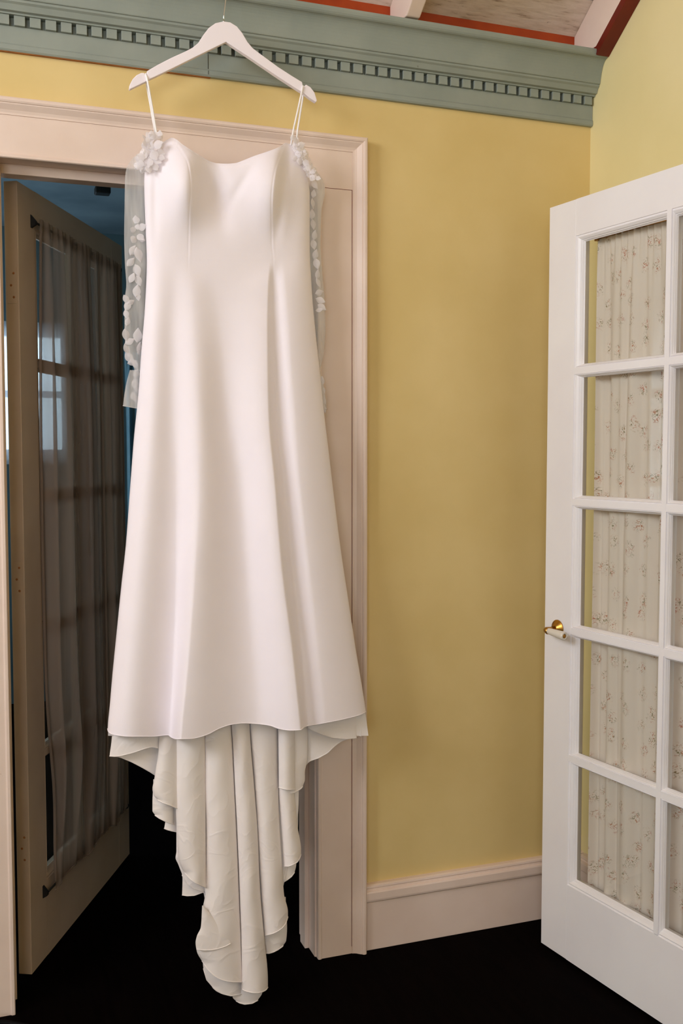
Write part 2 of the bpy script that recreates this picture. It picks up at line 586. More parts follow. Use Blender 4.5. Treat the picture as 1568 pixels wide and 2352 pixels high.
while x > XL + .04:
    if d0 is None:
        d0 = dn.build('dentil', M_crown, corn, loc=(x, 0, 0), bevel=.0008)
    else:
        share(d0, 'dentil', corn, loc=(x, 0, 0))
    x -= .0354
# joint in the frieze and the rusty gap under it
jx = at(478, 160, -.011)[0]
mb = MB(); mb.box(jx - .0005, jx + .0005, -.0108, -.0098, 2.348 - ZC, 2.384 - ZC); mb.box(jx - .0005, jx + .0005, -.0137, -.0125, 2.334 - ZC, 2.343 - ZC)
tag(mb.build('joint_line', M_dark, corn), 'hairline joint between two lengths of the cornice')
mb = MB(); mb.box(-.12, .56, -.0090, -.0005, 2.3277 - ZC, 2.3289 - ZC)
tag(mb.build('bare_edge', M_rust, corn), 'rust brown bare strip under the cornice')
# ------------------------------------------------------------------ doorway casing (trim_2)
cas = empty('trim_2', (OX0, 0, 0))
tag(cas, 'cream painted moulded casing around the doorway', kind='structure')
CW = .138
# profile: distance from the inner edge, projection
cp = [(0, 0), (0, .017), (.002, .0195), (.008, .0195), (.010, .0175), (.012, .0165), (.0985, .0165), (.0985, .0161), (.0993, .0161),
      (.0995, .0185), (.104, .0190), (.110, .0215), (.116, .0265), (.121, .0305), (.1235, .0310), (.1245, .0335), (.128, .0355), (.133, .0355),
      (.1365, .0325), (.138, .028), (.138, 0)]
ix0, ix1, iz = OX0 + .006, OX1 + .004, OZ - .005


def casing_leg(side):
    mb = MB()
    v = []
    for (z0m) in (0, 1):
        for d, p in cp:
            xx = ix1 + d if side > 0 else ix0 - d
            zz = 0.0 if z0m == 0 else iz + d
            v.append((xx - OX0, -p, zz))
    n = len(cp)
    f = [(i, (i + 1) % n, n + (i + 1) % n, n + i) for i in range(n)] + [tuple(range(n)), tuple(range(n, 2 * n))]
    mb.add(v, f)
    return mb


casing_leg(1).build('side_casing', M_trim, cas)
casing_leg(-1).build('side_casing', M_trim, cas)
mb = MB(); v = []
for s in (0, 1):
    for d, p in cp:
        xx = ix0 - d if s == 0 else ix1 + d
        v.append((xx - OX0, -p, iz + d))
n = len(cp)
mb.add(v, [(i, (i + 1) % n, n + (i + 1) % n, n + i) for i in range(n)] + [tuple(range(n)), tuple(range(n, 2 * n))])
mb.build('head_casing', M_trim, cas)
# hairline joint between the head board and the leg boards
mb = MB(); mb.box(ix1 + .012 - OX0, ix1 + .098 - OX0, -.0169, -.0160, iz + .0, iz + .0012)
mb.box(ix1 + .0972 - OX0, ix1 + .0984 - OX0, -.0169, -.0160, .02, iz + .001)
tag(mb.build('paint_crack', M_redwood, cas), 'hairline crack where the casing boards meet')
# jamb lining and stops
mb = MB()
mb.box(OX0 - .02 - OX0, 0, -.0005, .142, 0, OZ + .02); mb.build('jamb', M_trim, cas)
mb = MB(); mb.box(OX1 - OX0, OX1 + .02 - OX0, -.0005, .142, 0, OZ + .02); mb.build('jamb', M_trim, cas)
mb = MB(); mb.box(0, OX1 - OX0, -.0005, .142, OZ, OZ + .02); mb.build('head_jamb', M_trim, cas)
for (a, b_) in ((0, .012), (OX1 - OX0 - .012, OX1 - OX0)):
    mb = MB(); mb.box(a, b_, .052, .096, 0, OZ); mb.build('door_stop', M_trim, cas, bevel=.0015)
mb = MB(); mb.box(.012, OX1 - OX0 - .012, .052, .096, OZ - .024, OZ); mb.build('door_stop', M_trim, cas, bevel=.0015)

# ------------------------------------------------------------------ baseboards
bp = [(0, 0), (-.018, 0), (-.018, .136), (-.0205, .1385), (-.026, .142), (-.0275, .147), (-.0275, .166), (-.0255, .170), (-.020, .1715),
      (-.0195, .176), (-.021, .179), (-.020, .1835), (-.014, .186), (0, .186)]
mb = MB(); mb.prism(bp[:3] + [(0, .136)], ix1 + CW, XR, lambda p, q, t: (t, p, q))
bb = tag(mb.build('baseboard_back', M_trim, bevel=.0015), 'tall cream baseboard with a moulded cap under the yellow wall', kind='structure')
mb = MB(); mb.prism([(0, .136)] + bp[2:], ix1 + CW, XR, lambda p, q, t: (t, p, q)); mb.build('cap_moulding', M_trim, bb)
mb = MB(); mb.prism(bp, -.03, YF, lambda p, q, t: (XR + p, t, q))
tag(mb.build('baseboard_right', M_trim), 'cream baseboard along the right wall behind the glazed door', kind='structure')

# ------------------------------------------------------------------ glazed doors
ROWS = [(1.606, 1.920), (1.262, 1.570), (.918, 1.226), (.574, .882), (.228, .538)]


def french_door(name, Wd, zs, label, handle=True, kz=1.0, mat=M_door, knob_side=0):
    """leaf in local x (0..Wd), thickness in y 0 (seen face) .. T, z up"""
    T = .036
    root = empty(name)
    tag(root, label, kind='structure')
    gm = (Wd - 2 * .128 - .030) / 2
    c0 = (.128, .128 + gm); c1 = (.128 + gm + .030, Wd - .128)
    rows = [(a * kz, b * kz) for a, b in ROWS]
    top = 2.032 * kz
    sb = .012   # sight moulding inset
    for a, b_ in ((0, .105), (Wd - .105, Wd)):
        mb = MB(); mb.box(a, b_, 0, T, 0, top); mb.build('stile', mat, root, bevel=.0015)
    mb = MB(); mb.box(.105, Wd - .105, .0002, T, rows[0][1] + .018, top); mb.build('top_rail', mat, root)
    mb = MB(); mb.box(.105, Wd - .105, .0002, T, 0, rows[-1][0] - .020); mb.build('bottom_rail', mat, root)
    # muntin bars: flat face with sunk mouldings either side
    hm = MB()
    for k in range(4):
        za, zb = rows[k + 1][1], rows[k][0]
        zc = (za + zb) / 2
        hm = MB(); hm.box(.105, Wd - .105, .0004, T, zc - .009, zc + .009); hm.build('muntin', mat, root)
    xm = (c0[1] + c1[0]) / 2
    mb = MB(); mb.box(xm - .007, xm + .007, .0001, T + .0004, rows[-1][0] - .018, rows[0][1] + .018); mb.build('muntin', mat, root)
    # sticking (moulding) round every pane, and the pane
    for ci, (a, b_) in enumerate((c0, c1)):
        for ri, (za, zb) in enumerate(rows):
            ex = .023 if (ci == 0) else .009
            fx = .023 if (ci == 1) else .009
            tz = .018 if ri == 0 else .010
            bz = .020 if ri == 4 else .010
            mo = MB()
            X0, X1, Z0, Z1 = a - ex, b_ + fx, za - bz, zb + tz
            # rings from outer to pane: offsets fraction, depth
            rings = [(0, .0008), (.06, .0035), (.16, .0035), (.34, .0012), (.62, .0050), (.74, .0085), (.80, .0085), (.92, .0125), (1.0, .0140)]
            v = []
            rings_ = rings
            for t, dp in rings:
                x0, x1, z0, z1 = X0 + t * ex, X1 - t * fx, Z0 + t * bz, Z1 - t * tz
                v += [(x0, dp, z0), (x1, dp, z0), (x1, dp, z1), (x0, dp, z1)]
            # close at the back
            v += [(a - .010, T, za - .008), (b_ + .007, T, za - .008), (b_ + .007, T, zb + .008), (a - .010, T, zb + .008)]
            f = []
            for r_ in range(len(rings)):
                for q in range(4):
                    f.append((r_ * 4 + q, r_ * 4 + (q + 1) % 4, r_ * 4 + 4 + (q + 1) % 4, r_ * 4 + 4 + q))
            mo.add(v, f); mo.build('glazing_bead', mat, root)
            g = MB(); g.box(a - .001, b_ + .001, .018, .021, za - .001, zb + .001)
            g.build('pane', M_glass, root)
    if handle:
        hx, hz = .054, .899
        h = empty('door_handle', (hx, 0, hz)); h.parent = root; h.scale = (.88, .88, .88)
        mb = MB()
        mb.lathe([(.0, 0), (.027, 0), (.027, -.002), (.0255, -.0032), (.0235, -.0032), (.0228, -.0055), (.0195, -.0060), (.0185, -.0085), (.014, -.0095),
                  (.012, -.013), (.0, -.013)], lambda x, y, z: (x, z, y))
        mb.build('rose', M_brass, h)
        mb = MB()
        mb.tube([(0, -.012, 0), (0, -.030, 0), (0, -.040, 0), (.003, -.046, -.001), (.010, -.050, -.001)], [.0085, .0078, .0085, .0095, .0095], 16)
        mb.lathe([(.0, -.004), (.0100, -.004), (.0110, 0), (.0100, .004), (0, .004)], lambda x, y, z: (.014 + z, -.050 + x, y - .001), 16)
        mb.build('neck', M_brass, h)
        mb = MB()
        mb.lathe([(0, .016), (.0085, .016), (.0095, .02), (.0105, .035), (.0122, .062), (.0132, .083), (.0128, .088), (.0105, .0905), (.0075, .0908), (.0068, .088), (0, .088)],
                 lambda x, y, z: (z, -.050 + x, y - .001 - (z - .016) * .06), 24)
        tag(mb.build('lever', M_porcelain, h), 'cream porcelain lever')
        mb = MB()
        mb.lathe([(0, .0882), (.0066, .0882), (.0062, .0893), (.002, .0895), (0, .0905)], lambda x, y, z: (z, -.050 + x, y - .001 - (z - .016) * .06), 16)
        mb.build('end_screw', M_brass, h)
    return root


d1 = french_door('door_1', .85, None, 'white ten pane glazed door standing open in front of the right wall')
d1.location = (1.45, -.162, .012)
d1.rotation_euler = (0, 0, -(PI / 2 - .146))
# hinges of door_1 on its far stile
for hz in (.22, 1.02, 1.80):
    mb = MB(); mb.tube([(.853, .018, hz - .045), (.853, .018, hz + .045)], .006, 10)
    mb.box(.846, .851, .003, .033, hz - .045, hz + .045)
    mb.build('hinge', M_brass, d1)

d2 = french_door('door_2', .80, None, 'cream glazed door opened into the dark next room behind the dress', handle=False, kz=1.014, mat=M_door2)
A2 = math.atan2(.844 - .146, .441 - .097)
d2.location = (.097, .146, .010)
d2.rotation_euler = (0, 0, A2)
# door_2 local +y points to the left/back of the leaf: seen face is y=0
for hz in (.34, 1.05, 1.80):
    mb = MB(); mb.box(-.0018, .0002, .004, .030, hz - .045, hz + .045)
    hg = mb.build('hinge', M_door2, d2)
    for q in (-.030, 0, .030):
        mb = MB(); xx = .013 + .007 * (q == 0)
        mb.lathe([(0, 0), (.0032, 0), (.0026, .0007), (0, .0008)], lambda x, y, z, q=q, xx=xx: (-.0018 - z, xx + x, hz + q + y), 10)
        mb.build('screw', M_rust, hg)

# floral curtain behind door_1
cur = empty('floral_curtain', (1.45, -.162, .012), d1.rotation_euler[2])
tag(cur, 'pale gathered curtain with tiny rust sprigs behind the panes of the white glazed door', 'curtain')


def drape(x0, x1, z0, z1, yc, folds, amp, nx=260, nz=70, lean=None, seedv=1, topgather=.03, pinch=0.0):
    rs = np.random.RandomState(seedv)
    u = np.linspace(0, 1, nx)[None, :]; v = np.linspace(0, 1, nz)[:, None]
    ph = np.zeros((nz, nx))
    for k in range(6):
        fr = folds * (.45 + .28 * k); ph = ph + (1.0 / (1 + .55 * k)) * np.sin(2 * PI * (fr * u + rs.rand()) + .9 * np.sin(2.2 * v + 6 * rs.rand()) * .35 * k)
    prof = np.sign(ph) * np.abs(ph) ** .8
    a = amp * (.12 + .88 * np.clip(v / .30, 0, 1) ** .7)
    a = a * (1 - pinch * np.clip((v - .80) / .2, 0, 1))
    top = topgather * np.exp(-v / .05) * np.sin(2 * PI * folds * 3.1 * u + 3)
    Y = yc + a * prof * .5 + top * .12
    L = x0 + (lean(v) if lean else 0 * v)
    X = L + (x1 - L) * u + (.25 * np.clip(v / .3, 0, 1)) * amp * np.cos(2 * PI * folds * u * .8) 
    Z = z1 + (z0 - z1) * v + 0 * u
    return np.stack([X, Y + 0 * X, Z], -1)


mb = MB(); mb.grid(drape(.137, .735, .17, 1.935, .047, 9, .022, seedv=4, topgather=.045))
mb.build('cloth', M_floral, cur, fix=False)
for zz in (1.930, .19):
    mb = MB(); mb.tube([(.137, .045, zz), (.745, .045, zz)], .004, 10); mb.build('curtain_rod', M_brass, cur)
    for xx in (.140, .742):
        mb = MB(); mb.box(xx - .005, xx + .005, .0365, .054, zz - .008, zz + .008); mb.build('rod_bracket', M_brass, cur)

# voile curtain on the near face of door_2
cur2 = empty('voile_curtain', tuple(d2.location), A2)
tag(cur2, 'sheer beige voile curtain gathered on the dark door of the next room', 'curtain')


def lean2(v):
    return .012 * np.clip((v - .45) / .55, 0, 1) * 1.0 + .030 * np.exp(-((v - .84) / .10) ** 2)


G = drape(.098, .735, .175, 1.985, -.022, 7, .030, seedv=11, lean=lean2, topgather=.02, pinch=.85)
vv = np.linspace(0, 1, G.shape[0])[:, None]; uu = np.linspace(0, 1, G.shape[1])[None, :]
G[..., 2] += (vv ** 6) * .020 * np.abs(np.sin(PI * (2.5 * uu))) 
G[..., 1] = np.minimum(G[..., 1], -.004)
mb = MB(); mb.grid(G); mb.build('cloth', M_voile, cur2, fix=False)
G2 = drape(.300, .730, .180, 1.980, -.014, 8, .016, seedv=21, lean=lambda v: .05 * v, topgather=.02, pinch=.85)
G2[..., 1] = np.minimum(G2[..., 1], -.003)
mb = MB(); mb.grid(G2); mb.build('cloth', M_voile, cur2, fix=False)
mb = MB(); mb.tube([(p[0], p[1] - .0005, p[2]) for p in G[::2, 0]], .0042, 8); mb.tube([(p[0], p[1], p[2]) for p in G[-1, ::3]], .0018, 6)
mb.build('hem', M_voile, cur2)
for zz in (1.975, .185):
    mb = MB(); mb.tube([(.078, -.010, zz), (.755, -.010, zz)], .003, 8); mb.build('curtain_rod', M_dark, cur2)
    for xx in (.082, .752):
        mb = MB()
        mb.prism([(0, .020), (0, -.014), (-.013, -.006), (-.014, .003)], xx - .005, xx + .005, lambda p, q, t, zz=zz: (t, p, q + zz))
        mb.build('rod_bracket', M_dark, cur2)

# ------------------------------------------------------------------ next room
FR = 3.2
w = MB(); FX0, FX1, FZ0, FZ1 = -.30, .475, 1.345, 2.075
w.box(-1.9, FX0, FR, FR + .15, 0, 2.72); w.box(FX1, 3.0, FR, FR + .15, 0, 2.72)
w.box(FX0, FX1, FR, FR + .15, 0, FZ0); w.box(FX0, FX1, FR, FR + .15, FZ1, 2.72)
tag(w.build('wall_far', M_teal), 'dark teal far wall of the next room seen through the doorway', kind='structure')
w = MB(); w.box(3.0, 3.15, .14, FR + .15, 0, 2.72)
tag(w.build('wall_far_right', M_teal), 'teal side wall of the next room opposite its added window', kind='structure')
fq = lambda s_, d, z: (-1.9 - d, s_, z)
w = MB()
for (s0, s1, q0, q1) in ((.14, 1.25, 0, 2.72), (2.25, FR + .15, 0, 2.72), (1.25, 2.25, 0, .95), (1.25, 2.25, 2.35, 2.72)):
    w.box(-2.05, -1.9, s0, s1, q0, q1)
tag(w.build('wall_far_left', M_teal), 'teal side wall of the next room with an added window', kind='structure')
window_unit('added_window_4', fq, 1.25, 2.25, .95, 2.35, 'added unseen window in the side wall of the next room')  # unseen window, added to go with the next room's fill light
w = MB(); w.box(-2.05, 3.15, .14, FR + .15, 2.605, 2.82)
tag(w.build('ceiling_far', M_blueceil), 'mottled blue grey ceiling of the next room above the open door', kind='structure')
w = MB(); w.box(XR, 3.15, .14, FR + .15, -.12, 0); w.box(-2.05, XR, 3.0, FR + .15, -.121, -.001)
tag(w.build('floor_far', M_floor), 'dark floor of the next room', kind='structure')
w = MB(); w.box(XR + .15, 3.15, .0, .14, 0, 2.72); w.box(-2.05, XR + .15, .046, .14, 2.50, 2.72)
tag(w.build('wall_next_room', M_teal), 'wall above the doorway on the next room side', kind='structure')
ff = lambda s, d, z: (s, FR + d, z)
window_unit('window_3', ff, FX0, FX1, FZ0, FZ1, 'small bright window in the far wall of the next room')
lc = MB(); lc.grid(drape(FX0 - .02, FX1 + .01, FZ0 - .02, FZ1 + .02, FR - .03, 9, .012, 120, 20, seedv=3))
tag(lc.build('lace_curtain', M_whitelace, fix=False), 'white lace curtain glowing over the small far window', 'curtain')
# blue curtain at the right end of the far wall
bc = MB(); bc.grid(drape(.76, 1.12, .35, 1.95, FR - .05, 5, .03, 120, 30, seedv=9))
M_bluecloth = cloth('blue_curtain_cloth', lin(120, 160, 178), lin(140, 176, 190), .8, .2)
tag(bc.build('blue_curtain', M_bluecloth, fix=False), 'strip of blue curtain in the next room beside the edge of the dark door', 'curtain')
# dark lamp fitting on the blue ceiling
lf = empty('ceiling_fixture', (.533, 2.11, 2.605))
tag(lf, 'small dark fitting on the blue ceiling above the open door', 'light fitting')
mb = MB(); mb.lathe([(0, 0), (.05, 0), (.05, -.012), (.02, -.02), (.02, -.028), (0, -.028)], lambda x, y, z: (x, y, z)); mb.build('base', M_dark, lf)
mb = MB(); mb.box(-.034, .034, -.03, .03, -.060, -.028); mb.build('housing', M_dark, lf, bevel=.006)

# ------------------------------------------------------------------ power cord on the floor by the left casing
cd = MB()
pts = [(-.40, -.050, .050), (-.20, -.056, .036), (-.05, -.062, .021), (.02, -.068, .0135), (.07, -.090, .0075), (.12, -.15, .0062), (.14, -.26, .0062), (.10, -.40, .0062)]
T_ = np.linspace(0, 1, 40)
pa = np.array(pts); tt = np.linspace(0, 1, len(pts))
cd.tube([tuple(pchip(tt, pa[:, k], t) for k in range(3)) for t in T_], .0058, 10)
tag(cd.build('power_cord', M_blackcord), 'black cord at the foot of the left door casing', 'cord')

# ------------------------------------------------------------------ hanger
YH = -.105
hz0 = at(511, 51, YH)
hang = empty('coat_hanger', tuple(hz0))
tag(hang, 'white wooden hanger hooked over the green cornice and carrying the dress', 'hanger')
up_ = [(296, 205), (297.5, 196), (303.7, 184), (313, 174.5), (323.6, 169.5), (330, 169.5), (332.8, 175), (337, 176), (336.7, 165.3), (361.8, 150.5), (392, 135),
       (423, 121), (441, 111.7), (453.7, 101), (466, 82), (478, 66.5), (493.5, 55.5), (511.8, 51.4), (527, 53.6), (542.4, 63), (554.7, 78),
       (567, 99), (579, 113), (597.5, 127), (637, 156), (668, 176), (691.8, 190.4), (693.4, 198), (698.6, 200), (700.5, 196), (710.8, 202), (720, 214),
       (726, 232.7), (724, 236.6), (710.8, 228), (697, 217), (683, 208.5), (637, 178.5), (576, 137), (518, 98.6), (453.7, 130), (392, 160.7), (343.5, 183.7),
       (333, 190), (298, 207)]
pts = [at(x, y, YH) - hz0 for x, y in up_]
n = len(pts)
mb = MB()
fr_pts = [(p[0], -.007, p[2]) for p in pts]; bk = [(p[0], .007, p[2]) for p in pts]
mb.add(fr_pts + bk, [tuple(range(n)), tuple(range(2 * n - 1, n - 1, -1))] + [(i, n + i, n + (i + 1) % n, (i + 1) % n) for i in range(n)])
mb.build('body', M_hanger, hang, bevel=.0018)
# chrome hook over the cornice lip
hb = np.array([at(513.5, 36, YH)[0] - hz0[0], 0, .0])
mb = MB()
hp = [(hb[0], 0, -.004), (hb[0] + .0005, 0, .02), (hb[0] + .002, 0, .030), (hb[0] + .006, 0, .060), (hb[0] + .010, .0, .100)]
for k in range(1, 13):
    a = PI * k / 12
    hp.append((hb[0] + .012, .029 - .029 * math.cos(a), .104 + .024 * math.sin(a)))
hp.append((hb[0] + .012, .058, .098))
mb.tube(hp, .0017, 10)
mb.build('hook', M_chrome, hang)
mb = MB(); mb.lathe([(0, -.002), (.0035, -.002), (.0035, .002), (.0017, .003), (0, .003)], lambda x, y, z: (hb[0] + x, y, z + .001), 14)
mb.build('ferrule', M_chrome, hang)

# ------------------------------------------------------------------ dress
YD = -.078
droot = np.array([.60, -.09, .05])
dress = empty('wedding_dress', tuple(droot))
tag(dress, 'ivory wedding dress with thin straps, sheer sleeves and a train, hanging in the doorway', 'dress')


def rel(P):
    return P - droot


Ltab = [(317, 368), (345, 350), (385, 333), (420, 331), (520, 334), (600, 337), (700, 333), (800, 325), (900, 318), (1000, 308), (1130, 298), (1250, 289),
        (1350, 278), (1450, 268), (1550, 258), (1620, 252), (1668, 247.5), (1710, 246)]
Rtab = [(325, 672), (345, 690), (385, 703), (450, 711), (560, 711), (650, 715), (750, 723), (850, 734), (940, 743), (1040, 755), (1150, 768), (1260, 782),
        (1380, 800), (1480, 815), (1570, 830), (1635, 840), (1710, 850)]
necku = [(0, 352), (.035, 331), (.09, 317), (.13, 321), (.19, 332), (.26, 345), (.33, 358), (.40, 371), (.45, 375.5), (.50, 376.5), (.56, 375), (.61, 369), (.68, 359),
         (.77, 349), (.85, 340), (.90, 334), (.94, 329), (.975, 337), (1, 356)]
hemx = [(246, 1668), (249, 1681), (262, 1688), (300, 1692), (350, 1692), (386, 1689), (392, 1693), (405, 1698), (440, 1697), (475, 1688), (505, 1673), (535, 1664), (560, 1661.5),
        (590, 1663), (620, 1667), (640, 1674), (668, 1678), (690, 1677), (699, 1670), (712, 1667), (740, 1662), (790, 1652), (830, 1641), (841, 1635)]
rows = [600, 690, 760, 860, 960, 1100, 1300, 1500, 1600, 1690]
FX = {
    'R1': ([362, 354, 350, 349, 346, 336, 318, 300, 290, 284], [0, .003, .006, .007, .008, .009, .009, .009, .009, .008]),
    'V1': ([400, 398, 396, 396, 397, 402, 402, 397, 392, 388], [0, -.001, -.002, -.003, -.004, -.006, -.010, -.014, -.017, -.018]),
    'R2': ([440, 446, 450, 454, 458, 460, 450, 434, 424, 414], [.002, .006, .009, .013, .016, .020, .024, .027, .028, .028]),
    'V2': ([490, 505, 512, 518, 525, 545, 560, 575, 582, 586], [.0, -.002, -.004, -.007, -.009, -.011, -.011, -.009, -.007, -.006]),
    'R3': ([616, 613, 612, 613, 616, 629, 645, 671, 682, 691], [.003, .008, .012, .016, .019, .024, .028, .031, .032, .032]),
    'V3': ([629, 628, 630, 633, 637, 650, 672, 693, 702, 709], [-.003, -.004, -.004, -.005, -.005, -.004, -.003, -.002, -.002, -.002]),
    'R4': ([652, 660, 666, 672, 680, 690, 712, 735, 745, 752], [.001, .005, .007, .009, .010, .011, .011, .011, .010, .010]),
}


def gauss(x, c, s): return np.exp(-((x - c) / s) ** 2)


def front_height(X, Y):
    """relief in metres of the front of the gown, X and Y in image pixels (drawing units of the pattern)"""
    H = np.zeros_like(X)
    L = np.interp(Y[:, 0], [a for a, b in Ltab], [b for a, b in Ltab])
    R = np.interp(Y[:, 0], [a for a, b in Rtab], [b for a, b in Rtab])
    return H


NU, NV = 300, 430
U = np.linspace(0, 1, NU)
# denser samples near the edges
Uw = .5 - .5 * np.cos(PI * (U * .94 + .03)); Uw = (Uw - Uw[0]) / (Uw[-1] - Uw[0]); Uw = .5 * Uw + .5 * U
neck = pchip([a for a, b in necku], [b for a, b in necku], Uw)
Lx = lambda y: pchip([a for a, b in Ltab], [b for a, b in Ltab], y)
Rx = lambda y: pchip([a for a, b in Rtab], [b for a, b in Rtab], y)


def hem_of_u(u):
    y = np.full_like(u, 1675.0)
    for _ in range(12):
        x = Lx(y) + u * (Rx(y) - Lx(y))
        y = pchip([a for a, b in hemx], [b for a, b in hemx], x)
    return y


hemY = hem_of_u(Uw)
V = np.linspace(0, 1, NV)
PYg = neck[None, :] + (hemY - neck)[None, :] * V[:, None]
PXg = Lx(PYg) + Uw[None, :] * (Rx(PYg) - Lx(PYg))
Hf = np.zeros_like(PXg)
for i in range(NV):
    ym = PYg[i]
    # skirt folds evaluated on the mean row, amplitude fades in below the waist
    yr = float(np.median(ym))
    keys = ['R1', 'V1', 'R2', 'V2', 'R3', 'V3', 'R4']
    Lr, Rr = float(Lx(yr)), float(Rx(yr))
    if yr > 585:
        xs = [Lr]; hs = [0.0]
        for kx in keys:
            xs.append(float(pchip(rows, FX[kx][0], yr))); hs.append(float(pchip(rows, FX[kx][1], yr)))
        xs.append(Rr); hs.append(0.0)
        xx = Lr + Uw * (Rr - Lr)
        f = min(1, max(0, (yr - 590) / 60.0)); f = f * f * (3 - 2 * f)
        Hf[i] += 1.35 * f * pchip(xs, hs, xx)
# bodice
bod = 1 / (1 + np.exp((PYg - 560) / 22))
Hb = .046 * np.exp(-((PXg - 426) / np.where(PXg < 426, 46, 36)) ** 2 - ((PYg - 425) / 88) ** 2)
Hb += .042 * np.exp(-((PXg - 628) / np.where(PXg < 628, 58, 30)) ** 2 - ((PYg - 425) / 92) ** 2)
Hb += -.018 * np.exp(-((PXg - 492 - (PYg - 400) * .15) / 26) ** 2 - ((PYg - 440) / 80) ** 2)
# slanting drag lines towards the middle of the bust
dr = (PXg - 560) + (PYg - 415) * .62
Hb += -.0035 * np.exp(-(dr / 14) ** 2 - ((PYg - 420) / 55) ** 2)
dr2 = (PXg - 480) - (PYg - 370) * .55
Hb += .003 * np.exp(-(dr2 / 14) ** 2 - ((PYg - 400) / 45) ** 2)
Hb += -.007 * np.exp(-((PXg - 356 + (PYg - 430) * .02) / 10) ** 2 - ((PYg - 455) / 110) ** 2)
dr3 = (PXg - 654) + (PYg - 400) * .14
Hb += -.014 * np.exp(-(dr3 / 13) ** 2 - ((PYg - 430) / 100) ** 2)
Hf += Hb * bod
# princess seams
sl = pchip([320, 345, 380, 430, 500, 600, 640], [397, 415, 432, 438, 434, 432, 431], PYg)
sr = pchip([330, 350, 400, 460, 560, 600, 680], [652, 645, 629, 623, 624, 627, 626], PYg)
for sx, e in ((sl, 1), (sr, 1)):
    fade = (1 / (1 + np.exp((PYg - 600) / 12))) * pchip([300, 430, 520, 700], [1, 1, .55, .5], PYg)
    Hf += fade * (-.0009 * np.exp(-((PXg - sx) / 1.5) ** 2) + .0007 * np.exp(-((PXg - sx - 4 * e) / 3.0) ** 2))
# waist seam
Hf += -.00035 * np.exp(-((PYg - (590 + 6 * np.sin((PXg - 330) / 120))) / 1.6) ** 2)
# body roundness
Bz = pchip([300, 420, 600, 900, 1300, 1700], [.032, .038, .036, .038, .042, .045], PYg)
ue = np.abs(2 * Uw - 1)[None, :]
edge = (1 - np.clip(ue, 0, 1) ** 7) ** (1 / 2.2)
Yg = YD - Bz * edge - Hf * (1 - ue ** 8)
# sag of the cloth near the neckline: edge turns in a little
Yg += .006 * np.exp(-(PYg - neck[None, :]) / 6.0) * (1 - ue ** 4)


def unproj(PX, PY, Y, lean=True):
    if lean:      # the long skirt swings a little into the room as it falls
        Y = Y - .138 * np.clip((PY - 700) / 1607.0, 0, 1) ** 1.15
    d = c_w[None, None, :] + ((PX - W_PX / 2) / F_PX)[..., None] * c_r - ((PY - H_PX / 2) / F_PX)[..., None] * c_u
    t = (Y - CAM[1]) / d[..., 1]
    return CAM + t[..., None] * d


Pg = unproj(PXg, PYg, Yg) - droot
iw = int(NV * (592 - 345) / (1670 - 345))
mb = MB(); mb.grid(Pg[:iw + 1]); mb.build('bodice', M_crepe, dress, fix=False)
mb = MB(); mb.grid(Pg[iw:]); sk = mb.build('skirt', M_crepe, dress, fix=False)
# rolled edges
mb = MB()
mb.tube([tuple(p + np.array([0, .0006, -.0006])) for p in Pg[0, 2:-2]], .0013, 6); mb.build('neckline_edge', M_crepe, dress)
mb = MB()
mb.tube([tuple(p + np.array([0, .0004, .0006])) for p in Pg[-1]], .0012, 6); mb.build('skirt_hem', M_crepe, dress)
# back of the gown (closes the garment behind)
nb = 60
ub = np.linspace(0, 1, nb)
vb = np.linspace(0, 1, 120)
yt = 396 + 0 * ub
PYb = yt[None, :] + (1690 - yt)[None, :] * vb[:, None]
PYb = np.where(np.minimum(ub, 1 - ub)[None, :] < .02, PYb, PYb)
PXb = Lx(PYb) + 1.5 + ub[None, :] * (Rx(PYb) - Lx(PYb) - 3)
Yb = YD + .018 * (1 - np.abs(2 * ub - 1)[None, :] ** 3) + 0 * PYb
lowb = 1 - .3 * vb[:, None]
Pb = unproj(PXb, PYb, Yb) - droot
mb = MB(); mb.grid(Pb); mb.build('back_panel', M_satin, dress, fix=False)

# ---- train: hanging folds of the long back, lining side out


def tab(pts, y):
    return pchip([p[1] for p in pts], [p[0] for p in pts], y)


def strip(left, right, bottom, yb, bulge, power=.75, y0=1630, nu=40, nv=110, skew=0.0, hem=True, waves=0.0, target=None):
    """a fold of cloth: edges traced as (x, y), bottom as (x, y); yb depth, bulge towards the room"""
    u = np.linspace(0, 1, nu)
    yB = np.full(nu, float(np.mean([p[1] for p in bottom])))
    bx = [p[0] for p in bottom]; by = [p[1] for p in bottom]
    o = np.argsort(bx); bx = list(np.array(bx, float)[o]); by = list(np.array(by, float)[o])
    for _ in range(25):
        x = tab(left, yB) + u * (tab(right, yB) - tab(left, yB))
        yB = .5 * yB + .5 * np.interp(x, bx, by)
    k = np.ones(3) / 3
    ys = np.convolve(np.pad(yB, 1, mode='edge'), k, mode='valid'); ys[0] = yB[0]; ys[-1] = yB[-1]
    v = np.linspace(0, 1, nv)[:, None]
    PY = y0 + (ys[None, :] - y0) * v
    PX = tab(left, PY) + u[None, :] * (tab(right, PY) - tab(left, PY))
    s = np.sin(PI * np.clip(u, 0, 1) ** (1 + skew)) ** power
    Y = yb - bulge * s[None, :] * (.75 + .25 * v) 
    if waves:
        Y = Y - waves * np.sin(PY / 31.0 + 3 * u[None, :]) * np.sin(PY / 73.0 + 1.3 + 2 * u[None, :]) * np.sin(PI * u)[None, :] ** .5
    P = unproj(PX, PY, Y + 0 * PX) - droot
    mb = MB(); mb.grid(P)
    mb.tube([tuple(p + np.array([0, 0, .0004])) for p in P[-1]], .0013, 6)
    mb.build('train_fold', M_satin, dress, fix=False)
    return P


